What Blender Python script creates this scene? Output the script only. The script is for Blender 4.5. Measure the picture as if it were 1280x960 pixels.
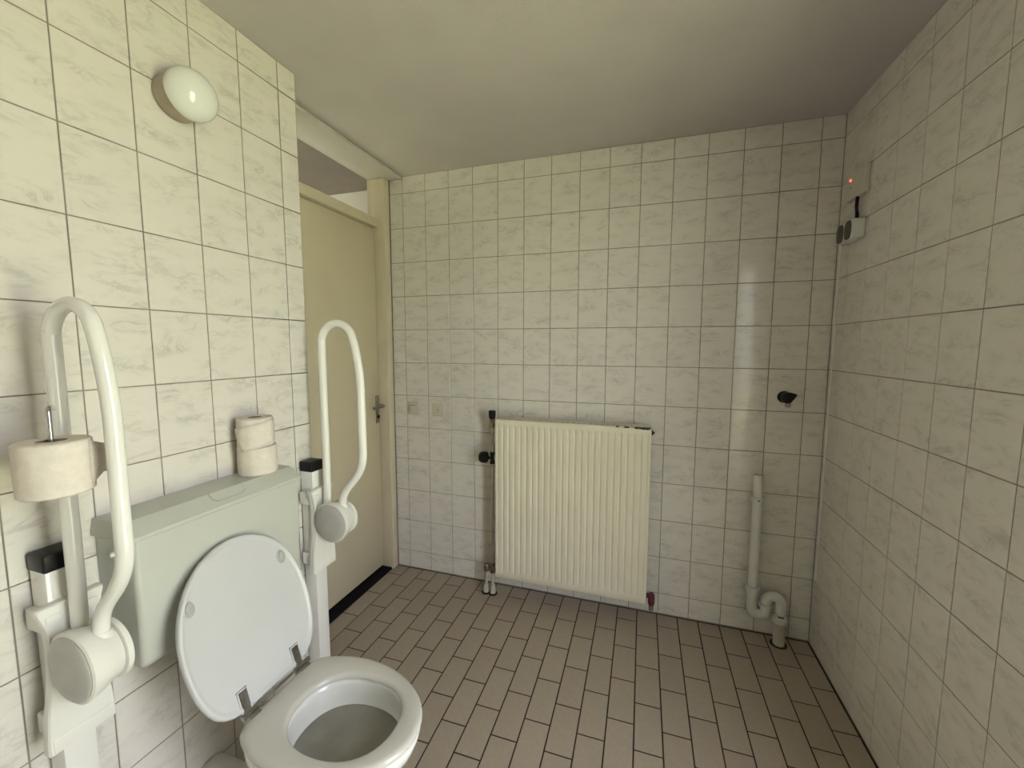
import bpy, bmesh, math, random
from math import pi, sin, cos, radians, sqrt
from mathutils import Vector, Matrix

# ------------------------------------------------------------------ clear
for o in list(bpy.data.objects):
    bpy.data.objects.remove(o)
scene = bpy.context.scene
COL = scene.collection
random.seed(7)

# ------------------------------------------------------------------ camera
cam_d = bpy.data.cameras.new('camera')
cam = bpy.data.objects.new('camera', cam_d)
COL.objects.link(cam)
cam_d.sensor_width = 36.0
cam_d.lens = 512.08 / 1280 * 36.0
cam_d.clip_start = 0.02
PITCH, ROLL, YAW = -0.09371, 0.00164, -0.30961
_f = Vector((sin(YAW) * cos(PITCH), cos(YAW) * cos(PITCH), sin(PITCH)))
_r = Vector((cos(YAW), -sin(YAW), 0))
_u = _r.cross(_f)
_r2 = cos(ROLL) * _r + sin(ROLL) * _u
_u2 = -sin(ROLL) * _r + cos(ROLL) * _u
cam.matrix_world = Matrix(((_r2.x, _u2.x, -_f.x, 1.38701),
                           (_r2.y, _u2.y, -_f.y, -2.19867),
                           (_r2.z, _u2.z, -_f.z, 1.42072),
                           (0, 0, 0, 1)))
scene.camera = cam

# ------------------------------------------------------------------ light
world = bpy.data.worlds.new('sky')
scene.world = world
world.use_nodes = True
wb = world.node_tree.nodes['Background']
wb.inputs['Color'].default_value = (0.94, 0.95, 1.0, 1)
wb.inputs['Strength'].default_value = 1.0

sun_d = bpy.data.lights.new('sun', 'SUN')
sun_d.energy = 9.0
sun_d.angle = radians(0.6)
sun_d.color = (1.0, 0.95, 0.86)
sun = bpy.data.objects.new('sun', sun_d)
COL.objects.link(sun)
sun.location = (3, 6, 8)
sun.rotation_euler = Vector((0.25, -0.75, -0.85)).to_track_quat('-Z', 'Y').to_euler()

vs = scene.view_settings
vs.view_transform = 'Standard'
vs.look = 'None'
vs.gamma = 1.0
vs.use_curve_mapping = False
vs.exposure = 3.54

# ------------------------------------------------------------------ room numbers
XL, XR = 0.138, 2.186          # left and right wall planes
YLE = -0.917                   # where the left wall stops and the door recess begins
XD = -0.090                    # front of the door frame
H = 2.410
YREAR = -3.35
Z0, DZ = 0.1137, 0.2           # wall tile rows
WT = 0.11                      # outer wall thickness
OPEN_Y = (-2.20, -1.46)        # glazed outer door in the right wall (beside the photographer)
OPEN_Z = (0.10, 2.14)

# portal in the outer opening so that daylight is sampled well
pl = bpy.data.lights.new('daylight_portal', 'AREA')
pl.shape = 'RECTANGLE'
pl.size = OPEN_Y[1] - OPEN_Y[0]
pl.size_y = OPEN_Z[1] - OPEN_Z[0]
pl.cycles.is_portal = True
po = bpy.data.objects.new('daylight_portal', pl)
COL.objects.link(po)
po.location = (XR + WT + 0.005, sum(OPEN_Y) / 2, sum(OPEN_Z) / 2)
po.rotation_euler = Vector((-1, 0, 0)).to_track_quat('-Z', 'Y').to_euler()

pl2 = bpy.data.lights.new('hall_portal', 'AREA')  # samples daylight through the opening added in the far hall wall
pl2.shape = 'RECTANGLE'; pl2.size = 0.5; pl2.size_y = 1.05
pl2.cycles.is_portal = True
po2 = bpy.data.objects.new('hall_portal', pl2)
COL.objects.link(po2)
po2.location = (-1.99, -0.65, 1.525)
po2.rotation_euler = Vector((1, 0, 0)).to_track_quat('-Z', 'Y').to_euler()

# ------------------------------------------------------------------ materials
def mat(name, col, rough=0.5, metal=0.0, spec=0.5, coat=0.0):
    m = bpy.data.materials.new(name)
    m.use_nodes = True
    b = m.node_tree.nodes['Principled BSDF']
    b.inputs['Base Color'].default_value = (*col, 1)
    b.inputs['Roughness'].default_value = rough
    b.inputs['Metallic'].default_value = metal
    b.inputs['Specular IOR Level'].default_value = spec
    b.inputs['Coat Weight'].default_value = coat
    return m

def nodes(m):
    nt = m.node_tree
    return nt, nt.nodes, nt.links, nt.nodes['Principled BSDF']

def add_noise_colour(m, c1, c2, scale=20, detail=4, lo=0.35, hi=0.65, bump=0.0, bscale=None, bdist=0.001):
    nt, N, L, b = nodes(m)
    tc = N.new('ShaderNodeTexCoord')
    n = N.new('ShaderNodeTexNoise')
    n.inputs['Scale'].default_value = scale
    n.inputs['Detail'].default_value = detail
    L.new(tc.outputs['Object'], n.inputs['Vector'])
    r = N.new('ShaderNodeValToRGB')
    r.color_ramp.elements[0].position = lo
    r.color_ramp.elements[0].color = (*c1, 1)
    r.color_ramp.elements[1].position = hi
    r.color_ramp.elements[1].color = (*c2, 1)
    L.new(n.outputs['Fac'], r.inputs['Fac'])
    L.new(r.outputs['Color'], b.inputs['Base Color'])
    if bump:
        n2 = N.new('ShaderNodeTexNoise')
        n2.inputs['Scale'].default_value = bscale or scale
        n2.inputs['Detail'].default_value = 5
        L.new(tc.outputs['Object'], n2.inputs['Vector'])
        bp = N.new('ShaderNodeBump')
        bp.inputs['Strength'].default_value = bump
        bp.inputs['Distance'].default_value = bdist
        L.new(n2.outputs['Fac'], bp.inputs['Height'])
        L.new(bp.outputs['Normal'], b.inputs['Normal'])
    return m

def make_marble():
    m = mat('marbled_glazed_tile', (0.8, 0.79, 0.77), 0.12)
    nt, N, L, b = nodes(m)
    tc = N.new('ShaderNodeTexCoord')
    oi = N.new('ShaderNodeObjectInfo')
    mul = N.new('ShaderNodeVectorMath'); mul.operation = 'SCALE'
    mul.inputs[0].default_value = (37.0, 53.0, 11.0)
    L.new(oi.outputs['Random'], mul.inputs['Scale'])
    ad = N.new('ShaderNodeVectorMath'); ad.operation = 'ADD'
    L.new(tc.outputs['Object'], ad.inputs[0]); L.new(mul.outputs['Vector'], ad.inputs[1])
    mp = N.new('ShaderNodeMapping')
    mp.inputs['Rotation'].default_value = (0, 0, radians(-32))
    mp.inputs['Scale'].default_value = (1.0, 2.3, 1.0)
    L.new(ad.outputs['Vector'], mp.inputs['Vector'])
    n1 = N.new('ShaderNodeTexNoise')
    n1.inputs['Scale'].default_value = 9.0
    n1.inputs['Detail'].default_value = 7.0
    n1.inputs['Roughness'].default_value = 0.62
    n1.inputs['Distortion'].default_value = 1.3
    L.new(mp.outputs['Vector'], n1.inputs['Vector'])
    r1 = N.new('ShaderNodeValToRGB')           # thin veins where the noise crosses its middle
    e = r1.color_ramp.elements
    e[0].position = 0.44; e[0].color = (0, 0, 0, 1)
    e[1].position = 0.56; e[1].color = (0, 0, 0, 1)
    x = e.new(0.50); x.color = (1, 1, 1, 1)
    L.new(n1.outputs['Fac'], r1.inputs['Fac'])
    n2 = N.new('ShaderNodeTexNoise')           # broad cloudiness
    n2.inputs['Scale'].default_value = 11.0
    n2.inputs['Detail'].default_value = 4.0
    L.new(mp.outputs['Vector'], n2.inputs['Vector'])
    r2 = N.new('ShaderNodeValToRGB')
    r2.color_ramp.elements[0].position = 0.42; r2.color_ramp.elements[0].color = (0, 0, 0, 1)
    r2.color_ramp.elements[1].position = 0.72; r2.color_ramp.elements[1].color = (1, 1, 1, 1)
    L.new(n2.outputs['Fac'], r2.inputs['Fac'])
    m1 = N.new('ShaderNodeMath'); m1.operation = 'MULTIPLY'
    L.new(r1.outputs['Color'], m1.inputs[0]); L.new(r2.outputs['Color'], m1.inputs[1])
    m2 = N.new('ShaderNodeMath'); m2.operation = 'MULTIPLY_ADD'
    L.new(r2.outputs['Color'], m2.inputs[0]); m2.inputs[1].default_value = 0.22
    L.new(m1.outputs[0], m2.inputs[2])
    mx = N.new('ShaderNodeMix'); mx.data_type = 'RGBA'
    mx.inputs['A'].default_value = (0.745, 0.710, 0.665, 1)
    mx.inputs['B'].default_value = (0.575, 0.548, 0.512, 1)
    L.new(m2.outputs[0], mx.inputs['Factor'])
    L.new(mx.outputs['Result'], b.inputs['Base Color'])
    bp = N.new('ShaderNodeBump')
    bp.inputs['Strength'].default_value = 0.08
    bp.inputs['Distance'].default_value = 0.002
    n3 = N.new('ShaderNodeTexNoise'); n3.inputs['Scale'].default_value = 12
    L.new(ad.outputs['Vector'], n3.inputs['Vector'])
    L.new(n3.outputs['Fac'], bp.inputs['Height'])
    L.new(bp.outputs['Normal'], b.inputs['Normal'])
    return m

def make_floor_tile():
    m = mat('taupe_floor_tile', (0.3, 0.27, 0.22), 0.5)
    nt, N, L, b = nodes(m)
    tc = N.new('ShaderNodeTexCoord'); oi = N.new('ShaderNodeObjectInfo')
    n = N.new('ShaderNodeTexNoise'); n.inputs['Scale'].default_value = 60; n.inputs['Detail'].default_value = 5
    L.new(tc.outputs['Object'], n.inputs['Vector'])
    a = N.new('ShaderNodeMath'); a.operation = 'MULTIPLY_ADD'
    L.new(oi.outputs['Random'], a.inputs[0]); a.inputs[1].default_value = 0.35
    L.new(n.outputs['Fac'], a.inputs[2])
    r = N.new('ShaderNodeValToRGB')
    r.color_ramp.elements[0].position = 0.3; r.color_ramp.elements[0].color = (0.345, 0.287, 0.235, 1)
    r.color_ramp.elements[1].position = 1.1; r.color_ramp.elements[1].color = (0.405, 0.345, 0.285, 1)
    L.new(a.outputs[0], r.inputs['Fac']); L.new(r.outputs['Color'], b.inputs['Base Color'])
    return m

def make_thin_glass(name):
    m = bpy.data.materials.new(name); m.use_nodes = True
    nt = m.node_tree; N = nt.nodes; L = nt.links
    N.remove(N['Principled BSDF'])
    t = N.new('ShaderNodeBsdfTransparent'); t.inputs['Color'].default_value = (0.97, 0.98, 0.975, 1)
    g = N.new('ShaderNodeBsdfGlossy'); g.inputs['Roughness'].default_value = 0.02
    f = N.new('ShaderNodeFresnel'); f.inputs['IOR'].default_value = 1.45
    ge = N.new('ShaderNodeNewGeometry')          # same thin-pane reflectance from either face
    im = N.new('ShaderNodeMix'); im.inputs['A'].default_value = 1.45; im.inputs['B'].default_value = 1 / 1.45
    L.new(ge.outputs['Backfacing'], im.inputs['Factor']); L.new(im.outputs['Result'], f.inputs['IOR'])
    mx = N.new('ShaderNodeMixShader')
    L.new(f.outputs[0], mx.inputs[0]); L.new(t.outputs[0], mx.inputs[1]); L.new(g.outputs[0], mx.inputs[2])
    L.new(mx.outputs[0], N['Material Output'].inputs['Surface'])
    return m

M = {}
M['tile'] = make_marble()
M['grout'] = add_noise_colour(mat('grey_brown_grout', (0.2, 0.18, 0.15), 0.9), (0.19, 0.17, 0.14), (0.29, 0.265, 0.225), 8)
M['floor_tile'] = make_floor_tile()
M['floor_grout'] = add_noise_colour(mat('dark_floor_grout', (0.05, 0.04, 0.03), 0.95), (0.026, 0.021, 0.015), (0.05, 0.04, 0.03), 10)
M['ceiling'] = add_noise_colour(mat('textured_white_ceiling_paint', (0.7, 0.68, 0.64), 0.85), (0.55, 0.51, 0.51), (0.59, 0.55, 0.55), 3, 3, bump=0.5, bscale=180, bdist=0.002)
M['paint'] = add_noise_colour(mat('off_white_wall_paint', (0.7, 0.68, 0.64), 0.8), (0.70, 0.67, 0.64), (0.75, 0.73, 0.70), 4)
M['cream_paint'] = add_noise_colour(mat('cream_door_paint', (0.6, 0.53, 0.38), 0.42), (0.60, 0.53, 0.385), (0.63, 0.56, 0.41), 3)
M['frame_paint'] = add_noise_colour(mat('cream_frame_paint', (0.6, 0.53, 0.4), 0.45), (0.62, 0.55, 0.42), (0.66, 0.59, 0.46), 5)
M['trim_paint'] = add_noise_colour(mat('white_trim_paint', (0.7, 0.67, 0.62), 0.45), (0.56, 0.53, 0.49), (0.60, 0.57, 0.53), 6)
M['black_sill'] = add_noise_colour(mat('black_threshold', (0.006, 0.006, 0.008), 0.7, spec=0.12), (0.004, 0.004, 0.006), (0.011, 0.010, 0.012), 30)
M['ceramic'] = add_noise_colour(mat('white_ceramic', (0.8, 0.8, 0.79), 0.08, coat=0.3), (0.78, 0.78, 0.765), (0.82, 0.82, 0.81), 3)
M['seat'] = add_noise_colour(mat('white_seat_plastic', (0.8, 0.79, 0.77), 0.2), (0.575, 0.58, 0.59), (0.60, 0.605, 0.615), 4)
M['seatring'] = add_noise_colour(mat('ivory_seat_plastic', (0.72, 0.70, 0.66), 0.22), (0.575, 0.565, 0.53), (0.61, 0.60, 0.565), 6)
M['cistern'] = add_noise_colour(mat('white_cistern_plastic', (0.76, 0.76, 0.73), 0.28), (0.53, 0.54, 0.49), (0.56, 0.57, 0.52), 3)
M['bumper'] = add_noise_colour(mat('grey_rubber', (0.4, 0.4, 0.4), 0.5), (0.38, 0.38, 0.37), (0.45, 0.45, 0.44), 40)
M['water'] = add_noise_colour(mat('toilet_water', (0.5, 0.5, 0.47), 0.03), (0.24, 0.225, 0.20), (0.285, 0.27, 0.245), 12)
M['chrome'] = add_noise_colour(mat('worn_chrome', (0.6, 0.6, 0.6), 0.2, metal=1.0), (0.52, 0.50, 0.47), (0.66, 0.65, 0.63), 25)
M['steel_dull'] = add_noise_colour(mat('dull_steel', (0.35, 0.33, 0.3), 0.35, metal=1.0), (0.30, 0.28, 0.24), (0.42, 0.40, 0.37), 40)
M['brass'] = add_noise_colour(mat('tarnished_brass', (0.3, 0.24, 0.15), 0.4, metal=0.9), (0.18, 0.14, 0.09), (0.36, 0.31, 0.22), 60)
M['black'] = add_noise_colour(mat('black_plastic', (0.008, 0.008, 0.009), 0.35, spec=0.25), (0.006, 0.006, 0.007), (0.014, 0.013, 0.013), 40)
M['enamel'] = add_noise_colour(mat('white_rail_coating', (0.82, 0.81, 0.78), 0.16, coat=0.3), (0.80, 0.79, 0.76), (0.84, 0.83, 0.80), 5)
M['housing'] = add_noise_colour(mat('white_rail_plastic', (0.8, 0.79, 0.75), 0.32), (0.77, 0.76, 0.72), (0.81, 0.80, 0.76), 6)
M['grey_cap'] = add_noise_colour(mat('light_grey_plastic', (0.5, 0.49, 0.47), 0.45), (0.50, 0.49, 0.47), (0.54, 0.53, 0.51), 20)
M['paper'] = add_noise_colour(mat('toilet_paper', (0.75, 0.69, 0.63), 0.95, spec=0.1), (0.70, 0.635, 0.57), (0.76, 0.70, 0.64), 60, bump=0.4, bscale=220, bdist=0.001)
M['card'] = add_noise_colour(mat('grey_cardboard', (0.3, 0.25, 0.2), 0.9), (0.22, 0.18, 0.14), (0.33, 0.28, 0.22), 40)
M['rad'] = add_noise_colour(mat('cream_radiator_enamel', (0.76, 0.72, 0.58), 0.38), (0.735, 0.695, 0.555), (0.775, 0.735, 0.60), 6)
M['rust'] = add_noise_colour(mat('chipped_dark_metal', (0.04, 0.03, 0.02), 0.7), (0.02, 0.015, 0.012), (0.07, 0.045, 0.03), 60)
M['red_cap'] = add_noise_colour(mat('dark_red_plastic', (0.12, 0.02, 0.02), 0.45), (0.09, 0.014, 0.016), (0.15, 0.03, 0.03), 40)
M['pvc'] = add_noise_colour(mat('white_pvc', (0.7, 0.69, 0.66), 0.35), (0.66, 0.65, 0.62), (0.73, 0.72, 0.69), 10)
M['pvc_old'] = add_noise_colour(mat('yellowed_grey_pvc', (0.5, 0.47, 0.39), 0.5), (0.45, 0.42, 0.34), (0.55, 0.52, 0.44), 14)
M['cream_plastic'] = add_noise_colour(mat('cream_switch_plastic', (0.7, 0.66, 0.55), 0.35), (0.60, 0.555, 0.465), (0.64, 0.595, 0.50), 12)
M['box_plastic'] = add_noise_colour(mat('box_plastic', (0.62, 0.59, 0.52), 0.45), (0.59, 0.56, 0.49), (0.64, 0.61, 0.54), 12)
M['dark_grey'] = add_noise_colour(mat('dark_taupe_plastic', (0.09, 0.075, 0.055), 0.6), (0.075, 0.062, 0.045), (0.105, 0.09, 0.07), 40)
M['lamp_base'] = add_noise_colour(mat('beige_lamp_base', (0.45, 0.38, 0.29), 0.5), (0.42, 0.355, 0.275), (0.48, 0.41, 0.32), 20)
M['opal'] = add_noise_colour(mat('opal_glass', (0.82, 0.83, 0.81), 0.06, coat=0.5), (0.80, 0.81, 0.79), (0.84, 0.85, 0.83), 4)
M['glass'] = make_thin_glass('window_glass')
M['grass'] = add_noise_colour(mat('lawn', (0.2, 0.25, 0.06), 0.9), (0.31, 0.33, 0.185), (0.38, 0.40, 0.235), 2)
M['hall_floor'] = add_noise_colour(mat('hall_floor', (0.3, 0.27, 0.23), 0.6), (0.26, 0.23, 0.19), (0.34, 0.3, 0.26), 4)
M['hall_ceiling'] = add_noise_colour(mat('shade_brown_hall_ceiling', (0.28, 0.23, 0.22), 0.8), (0.20, 0.165, 0.16), (0.23, 0.19, 0.185), 3)  # brown tone carries the hall ceiling's shade in its colour
M['hall_paint'] = add_noise_colour(mat('lilac_white_paint', (0.8, 0.76, 0.78), 0.8), (0.78, 0.74, 0.76), (0.82, 0.78, 0.80), 4)
M['plaster'] = add_noise_colour(mat('outer_plaster', (0.6, 0.57, 0.52), 0.9), (0.55, 0.52, 0.47), (0.62, 0.6, 0.55), 6)
led = bpy.data.materials.new('red_led'); led.use_nodes = True
_b = led.node_tree.nodes['Principled BSDF']
_b.inputs['Base Color'].default_value = (0.8, 0.1, 0.05, 1)
_b.inputs['Emission Color'].default_value = (1.0, 0.09, 0.05, 1)
_b.inputs['Emission Strength'].default_value = 0.30
M['led'] = led

# ------------------------------------------------------------------ helpers
def link(o):
    COL.objects.link(o); return o

def tag(o, label=None, cat=None, group=None, kind=None):
    if label: o['label'] = label
    if cat: o['category'] = cat
    if group: o['group'] = group
    if kind: o['kind'] = kind
    return o

def empty(name, loc, label=None, cat=None, group=None):
    o = link(bpy.data.objects.new(name, None))
    o.location = loc
    o.empty_display_size = 0.05
    return tag(o, label, cat, group)

def root_loc(o):
    v = Vector((0, 0, 0))
    while o is not None:
        v += o.location; o = o.parent
    return v

def build(name, bm, m, parent=None, smooth=True, angle=38, world=True):
    """link bm as one mesh object; bm is in world coordinates and is moved into the parent's frame"""
    if parent is not None and world:
        bmesh.ops.translate(bm, vec=-root_loc(parent), verts=bm.verts)
    bmesh.ops.recalc_face_normals(bm, faces=bm.faces)
    me = bpy.data.meshes.new(name)
    bm.to_mesh(me); bm.free()
    if smooth:
        me.shade_smooth()
        me.set_sharp_from_angle(angle=radians(angle))
    me.materials.append(m)
    o = link(bpy.data.objects.new(name, me))
    if parent is not None:
        o.parent = parent
    return o

def B():
    return bmesh.new()

def box(bm, x0, x1, y0, y1, z0, z1, bev=0.0, seg=2):
    t = bmesh.new()
    r = bmesh.ops.create_cube(t, size=1)
    for v in t.verts:
        v.co = Vector(((x0 + x1) / 2 + v.co.x * (x1 - x0), (y0 + y1) / 2 + v.co.y * (y1 - y0), (z0 + z1) / 2 + v.co.z * (z1 - z0)))
    if bev:
        bmesh.ops.bevel(t, geom=t.edges[:], offset=bev, segments=seg, profile=0.5, affect='EDGES')
    merge(bm, t)
    return bm

def merge(bm, t, mtx=None):
    if mtx is not None:
        bmesh.ops.transform(t, matrix=mtx, verts=t.verts)
    mp = {}
    for v in t.verts:
        mp[v] = bm.verts.new(v.co)
    for f in t.faces:
        try:
            bm.faces.new([mp[v] for v in f.verts])
        except ValueError:
            pass
    t.free()

def loft(bm, rings, cap0=True, cap1=True):
    vr = [[bm.verts.new(p) for p in r] for r in rings]
    n = len(vr[0])
    for a, b in zip(vr[:-1], vr[1:]):
        for i in range(n):
            j = (i + 1) % n
            bm.faces.new((a[i], a[j], b[j], b[i]))
    if cap0: bm.faces.new(vr[0][::-1])
    if cap1: bm.faces.new(vr[-1])
    return bm

def frame_from(axis):
    a = Vector(axis).normalized()
    u = a.orthogonal().normalized()
    return a, u, a.cross(u)

def lathe(bm, origin, axis, prof, n=32, cap0=True, cap1=True, sx=1.0):
    """prof: list of (radius, distance along axis)"""
    a, u, w = frame_from(axis)
    o = Vector(origin)
    rings = [[o + a * h + (u * cos(2 * pi * i / n) + w * sin(2 * pi * i / n)) * max(r, 1e-5) for i in range(n)] for r, h in prof]
    return loft(bm, rings, cap0, cap1)

def cyl(bm, p0, p1, r, n=24, bev=0.0):
    p0, p1 = Vector(p0), Vector(p1)
    h = (p1 - p0).length
    if bev:
        prof = [(r - bev, 0), (r - bev * 0.3, bev * 0.3), (r, bev), (r, h - bev), (r - bev * 0.3, h - bev * 0.3), (r - bev, h)]
    else:
        prof = [(r, 0), (r, h)]
    return lathe(bm, p0, p1 - p0, prof, n)

def catmull(pts, k=8, closed=False):
    P = [Vector(p) for p in pts]
    out = []
    n = len(P)
    rng = range(n if closed else n - 1)
    for i in rng:
        if closed:
            a, b, c, d = P[(i - 1) % n], P[i], P[(i + 1) % n], P[(i + 2) % n]
        else:
            a, b, c, d = P[max(i - 1, 0)], P[i], P[i + 1], P[min(i + 2, n - 1)]
        for s in range(k):
            t = s / k
            out.append(0.5 * ((2 * b) + (c - a) * t + (2 * a - 5 * b + 4 * c - d) * t * t + (3 * b - a - 3 * c + d) * t ** 3))
    if not closed:
        out.append(P[-1])
    return out

def fillet(pts, rad, k=8):
    """polyline with rounded corners"""
    P = [Vector(p) for p in pts]
    rads = rad if isinstance(rad, (list, tuple)) else [rad] * len(P)
    out = [P[0]]
    for i in range(1, len(P) - 1):
        a, b, c = P[i - 1], P[i], P[i + 1]
        d1, d2 = (a - b).normalized(), (c - b).normalized()
        ang = d1.angle(d2)
        if ang > pi - 1e-3 or rads[i] == 0:
            out.append(b); continue
        t = min(rads[i] / math.tan(ang / 2), (a - b).length * 0.499, (c - b).length * 0.499)
        r = t * math.tan(ang / 2)
        cen = b + (d1 + d2).normalized() * (r / sin(ang / 2))
        s, e = b + d1 * t - cen, b + d2 * t - cen
        full = s.angle(e)
        ax = s.cross(e).normalized()
        for q in range(k + 1):
            out.append(cen + Matrix.Rotation(full * q / k, 3, ax) @ s)
    out.append(P[-1])
    return out

def tube(bm, path, r, n=16, caps=True, radii=None):
    P = [Vector(p) for p in path]
    tang = []
    for i in range(len(P)):
        a = P[max(i - 1, 0)]; c = P[min(i + 1, len(P) - 1)]
        tang.append((c - a).normalized())
    u = tang[0].orthogonal().normalized()
    rings = []
    for i, p in enumerate(P):
        if i:
            q = tang[i - 1].rotation_difference(tang[i])
            u = (q @ u).normalized()
        w = tang[i].cross(u)
        rr = radii[i] if radii else r
        rings.append([p + (u * cos(2 * pi * k / n) + w * sin(2 * pi * k / n)) * rr for k in range(n)])
    return loft(bm, rings, caps, caps)

def prism(bm, outline, frame, d0, d1):
    """outline [(a,b)] extruded; frame(a,b,d) -> world point"""
    return loft(bm, [[frame(a, b, d) for a, b in outline] for d in (d0, d1)])

def copy_tree(o, parent=None):
    c = link(o.copy())
    c.parent = parent
    for ch in list(o.children):
        copy_tree(ch, c)
    return c

# ------------------------------------------------------------------ tiled surfaces
TT = 0.0015          # tiles stand this far proud of the joints
_tile_mesh = {}
def tile_mesh(w, h, m, ch=0.0012, t=0.006):
    key = (round(w, 4), round(h, 4), m.name)
    if key in _tile_mesh: return _tile_mesh[key]
    bm = bmesh.new()
    a, b = w / 2, h / 2
    c = ch
    R = [[(-a, -b, -t), (a, -b, -t), (a, b, -t), (-a, b, -t)],
         [(-a, -b, -c * 0.7), (a, -b, -c * 0.7), (a, b, -c * 0.7), (-a, b, -c * 0.7)],
         [(-a + c, -b + c, 0), (a - c, -b + c, 0), (a - c, b - c, 0), (-a + c, b - c, 0)]]
    loft(bm, [[Vector(p) for p in r] for r in R], cap0=False)
    bmesh.ops.recalc_face_normals(bm, faces=bm.faces)
    me = bpy.data.meshes.new('tile')
    bm.to_mesh(me); bm.free()
    me.materials.append(m)
    _tile_mesh[key] = me
    return me

def lay(parent, cells, base, U, V, Nn, m, gap, name='tile', tilt=0.0):
    """cells: (u0,u1,v0,v1) in metres; one object per tile, child of parent (parent sits at the world origin)"""
    base, U, V, Nn = Vector(base), Vector(U), Vector(V), Vector(Nn)
    rot = Matrix((U, V, Nn)).transposed().to_4x4()
    for u0, u1, v0, v1 in cells:
        w, h = u1 - u0 - gap, v1 - v0 - gap
        if w < 0.004 or h < 0.004: continue
        o = link(bpy.data.objects.new(name, tile_mesh(w, h, m)))
        c = base + U * (u0 + u1) / 2 + V * (v0 + v1) / 2
        t = Matrix.Rotation(random.gauss(0, tilt), 4, 'X') @ Matrix.Rotation(random.gauss(0, tilt), 4, 'Y')
        o.matrix_world = Matrix.Translation(c) @ rot @ t
        o.parent = parent

def lay_joined(parent, cells, base, U, V, Nn, m, gap, name='tile_field', t=0.006, c=0.0012):
    base, U, V, Nn = Vector(base), Vector(U), Vector(V), Vector(Nn)
    bm = bmesh.new()
    for u0, u1, v0, v1 in cells:
        a0, a1, b0, b1 = u0 + gap / 2, u1 - gap / 2, v0 + gap / 2, v1 - gap / 2
        if a1 - a0 < 0.004 or b1 - b0 < 0.004: continue
        f = lambda u, v, d: base + U * u + V * v + Nn * d
        loft(bm, [[f(a0, b0, -t), f(a1, b0, -t), f(a1, b1, -t), f(a0, b1, -t)],
                  [f(a0, b0, -c), f(a1, b0, -c), f(a1, b1, -c), f(a0, b1, -c)],
                  [f(a0 + c, b0 + c, 0), f(a1 - c, b0 + c, 0), f(a1 - c, b1 - c, 0), f(a0 + c, b1 - c, 0)]], cap0=False)
    o = build(name, bm, m, parent, smooth=False)
    return tag(o, kind='stuff')

def cuts(lo, hi, first, step):
    """grid lines between lo and hi that pass through first"""
    k = math.ceil((lo - first) / step + 1e-6)
    L = [lo]
    while first + k * step < hi - 1e-6:
        L.append(first + k * step); k += 1
    return L + [hi]

ROWS = cuts(0.004, H, Z0, DZ)
GAP = 0.0030

def struct(name, bm, m, parent=None, kind='structure', **kw):
    o = build(name, bm, m, parent, **kw)
    if parent is None: tag(o, kind=kind)
    return o

# ---- back wall (behind the radiator)
bm = B(); box(bm, XD - 0.116, XR + 0.20, TT, 0.12, -0.02, H + 0.05)
wall_back = struct('wall_back', bm, M['grout'], smooth=False)
tag(wall_back, 'white marbled tile wall behind the cream radiator', None)
xs = cuts(XD + 0.003, XR, 0.0, 0.15)
cells = [(a, b, c, d) for a, b in zip(xs[:-1], xs[1:]) for c, d in zip(ROWS[:-1], ROWS[1:])]
lay(wall_back, cells, (0, 0, 0), (1, 0, 0), (0, 0, 1), (0, -1, 0), M['tile'], GAP, tilt=0.0015)

# ---- left wall (lamp, cistern and rails)
bm = B(); box(bm, XL - 0.228, XL - TT, YREAR, YLE, -0.02, H + 0.05)
wall_left = struct('wall_left', bm, M['grout'], smooth=False)
tag(wall_left, 'white marbled tile wall carrying the globe lamp and cistern', None)
ys = cuts(YREAR, YLE, -0.9947, 0.15)
cells = [(a, b, c, d) for a, b in zip(ys[:-1], ys[1:]) for c, d in zip(ROWS[:-1], ROWS[1:])]
near = [c for c in cells if c[0] > -2.2]
far = [c for c in cells if c[0] <= -2.2]
lay(wall_left, near, (XL, 0, 0), (0, 1, 0), (0, 0, 1), (1, 0, 0), M['tile'], GAP, tilt=0.0015)
lay_joined(wall_left, far, (XL, 0, 0), (0, 1, 0), (0, 0, 1), (1, 0, 0), M['tile'], GAP)

# ---- right wall with the glazed outer door beside the photographer
bm = B()
box(bm, XR + TT, XR + WT, OPEN_Y[1], 0.12, -0.02, H + 0.05)
box(bm, XR + TT, XR + WT, YREAR, OPEN_Y[0], -0.02, H + 0.05)
box(bm, XR + TT, XR + WT, OPEN_Y[0], OPEN_Y[1], OPEN_Z[1], H + 0.05)
box(bm, XR + TT, XR + WT, OPEN_Y[0], OPEN_Y[1], -0.02, OPEN_Z[0])
wall_right = struct('wall_right', bm, M['grout'], smooth=False)
tag(wall_right, 'shaded white marbled tile wall with the pull cord', None)
ys = cuts(YREAR, 0.0, -0.8625, 0.15)
cells = []
for a, b in zip(ys[:-1], ys[1:]):
    for c, d in zip(ROWS[:-1], ROWS[1:]):
        if b <= OPEN_Y[0] + 1e-4 or a >= OPEN_Y[1] - 1e-4 or c >= OPEN_Z[1] or d <= OPEN_Z[0]:
            cells.append((a, b, c, d)); continue
        if a < OPEN_Y[0]: cells.append((a, OPEN_Y[0], c, d))
        if b > OPEN_Y[1]: cells.append((OPEN_Y[1], b, c, d))
        lo, hi = max(a, OPEN_Y[0]), min(b, OPEN_Y[1])
        if d > OPEN_Z[1]: cells.append((lo, hi, OPEN_Z[1], d))
        if c < OPEN_Z[0]: cells.append((lo, hi, c, OPEN_Z[0]))
near = [c for c in cells if c[1] > -1.40]
far = [c for c in cells if c[1] <= -1.40]
lay(wall_right, near, (XR, 0, 0), (0, 1, 0), (0, 0, 1), (-1, 0, 0), M['tile'], GAP, tilt=0.0015)
lay_joined(wall_right, far, (XR, 0, 0), (0, 1, 0), (0, 0, 1), (-1, 0, 0), M['tile'], GAP)

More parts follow.
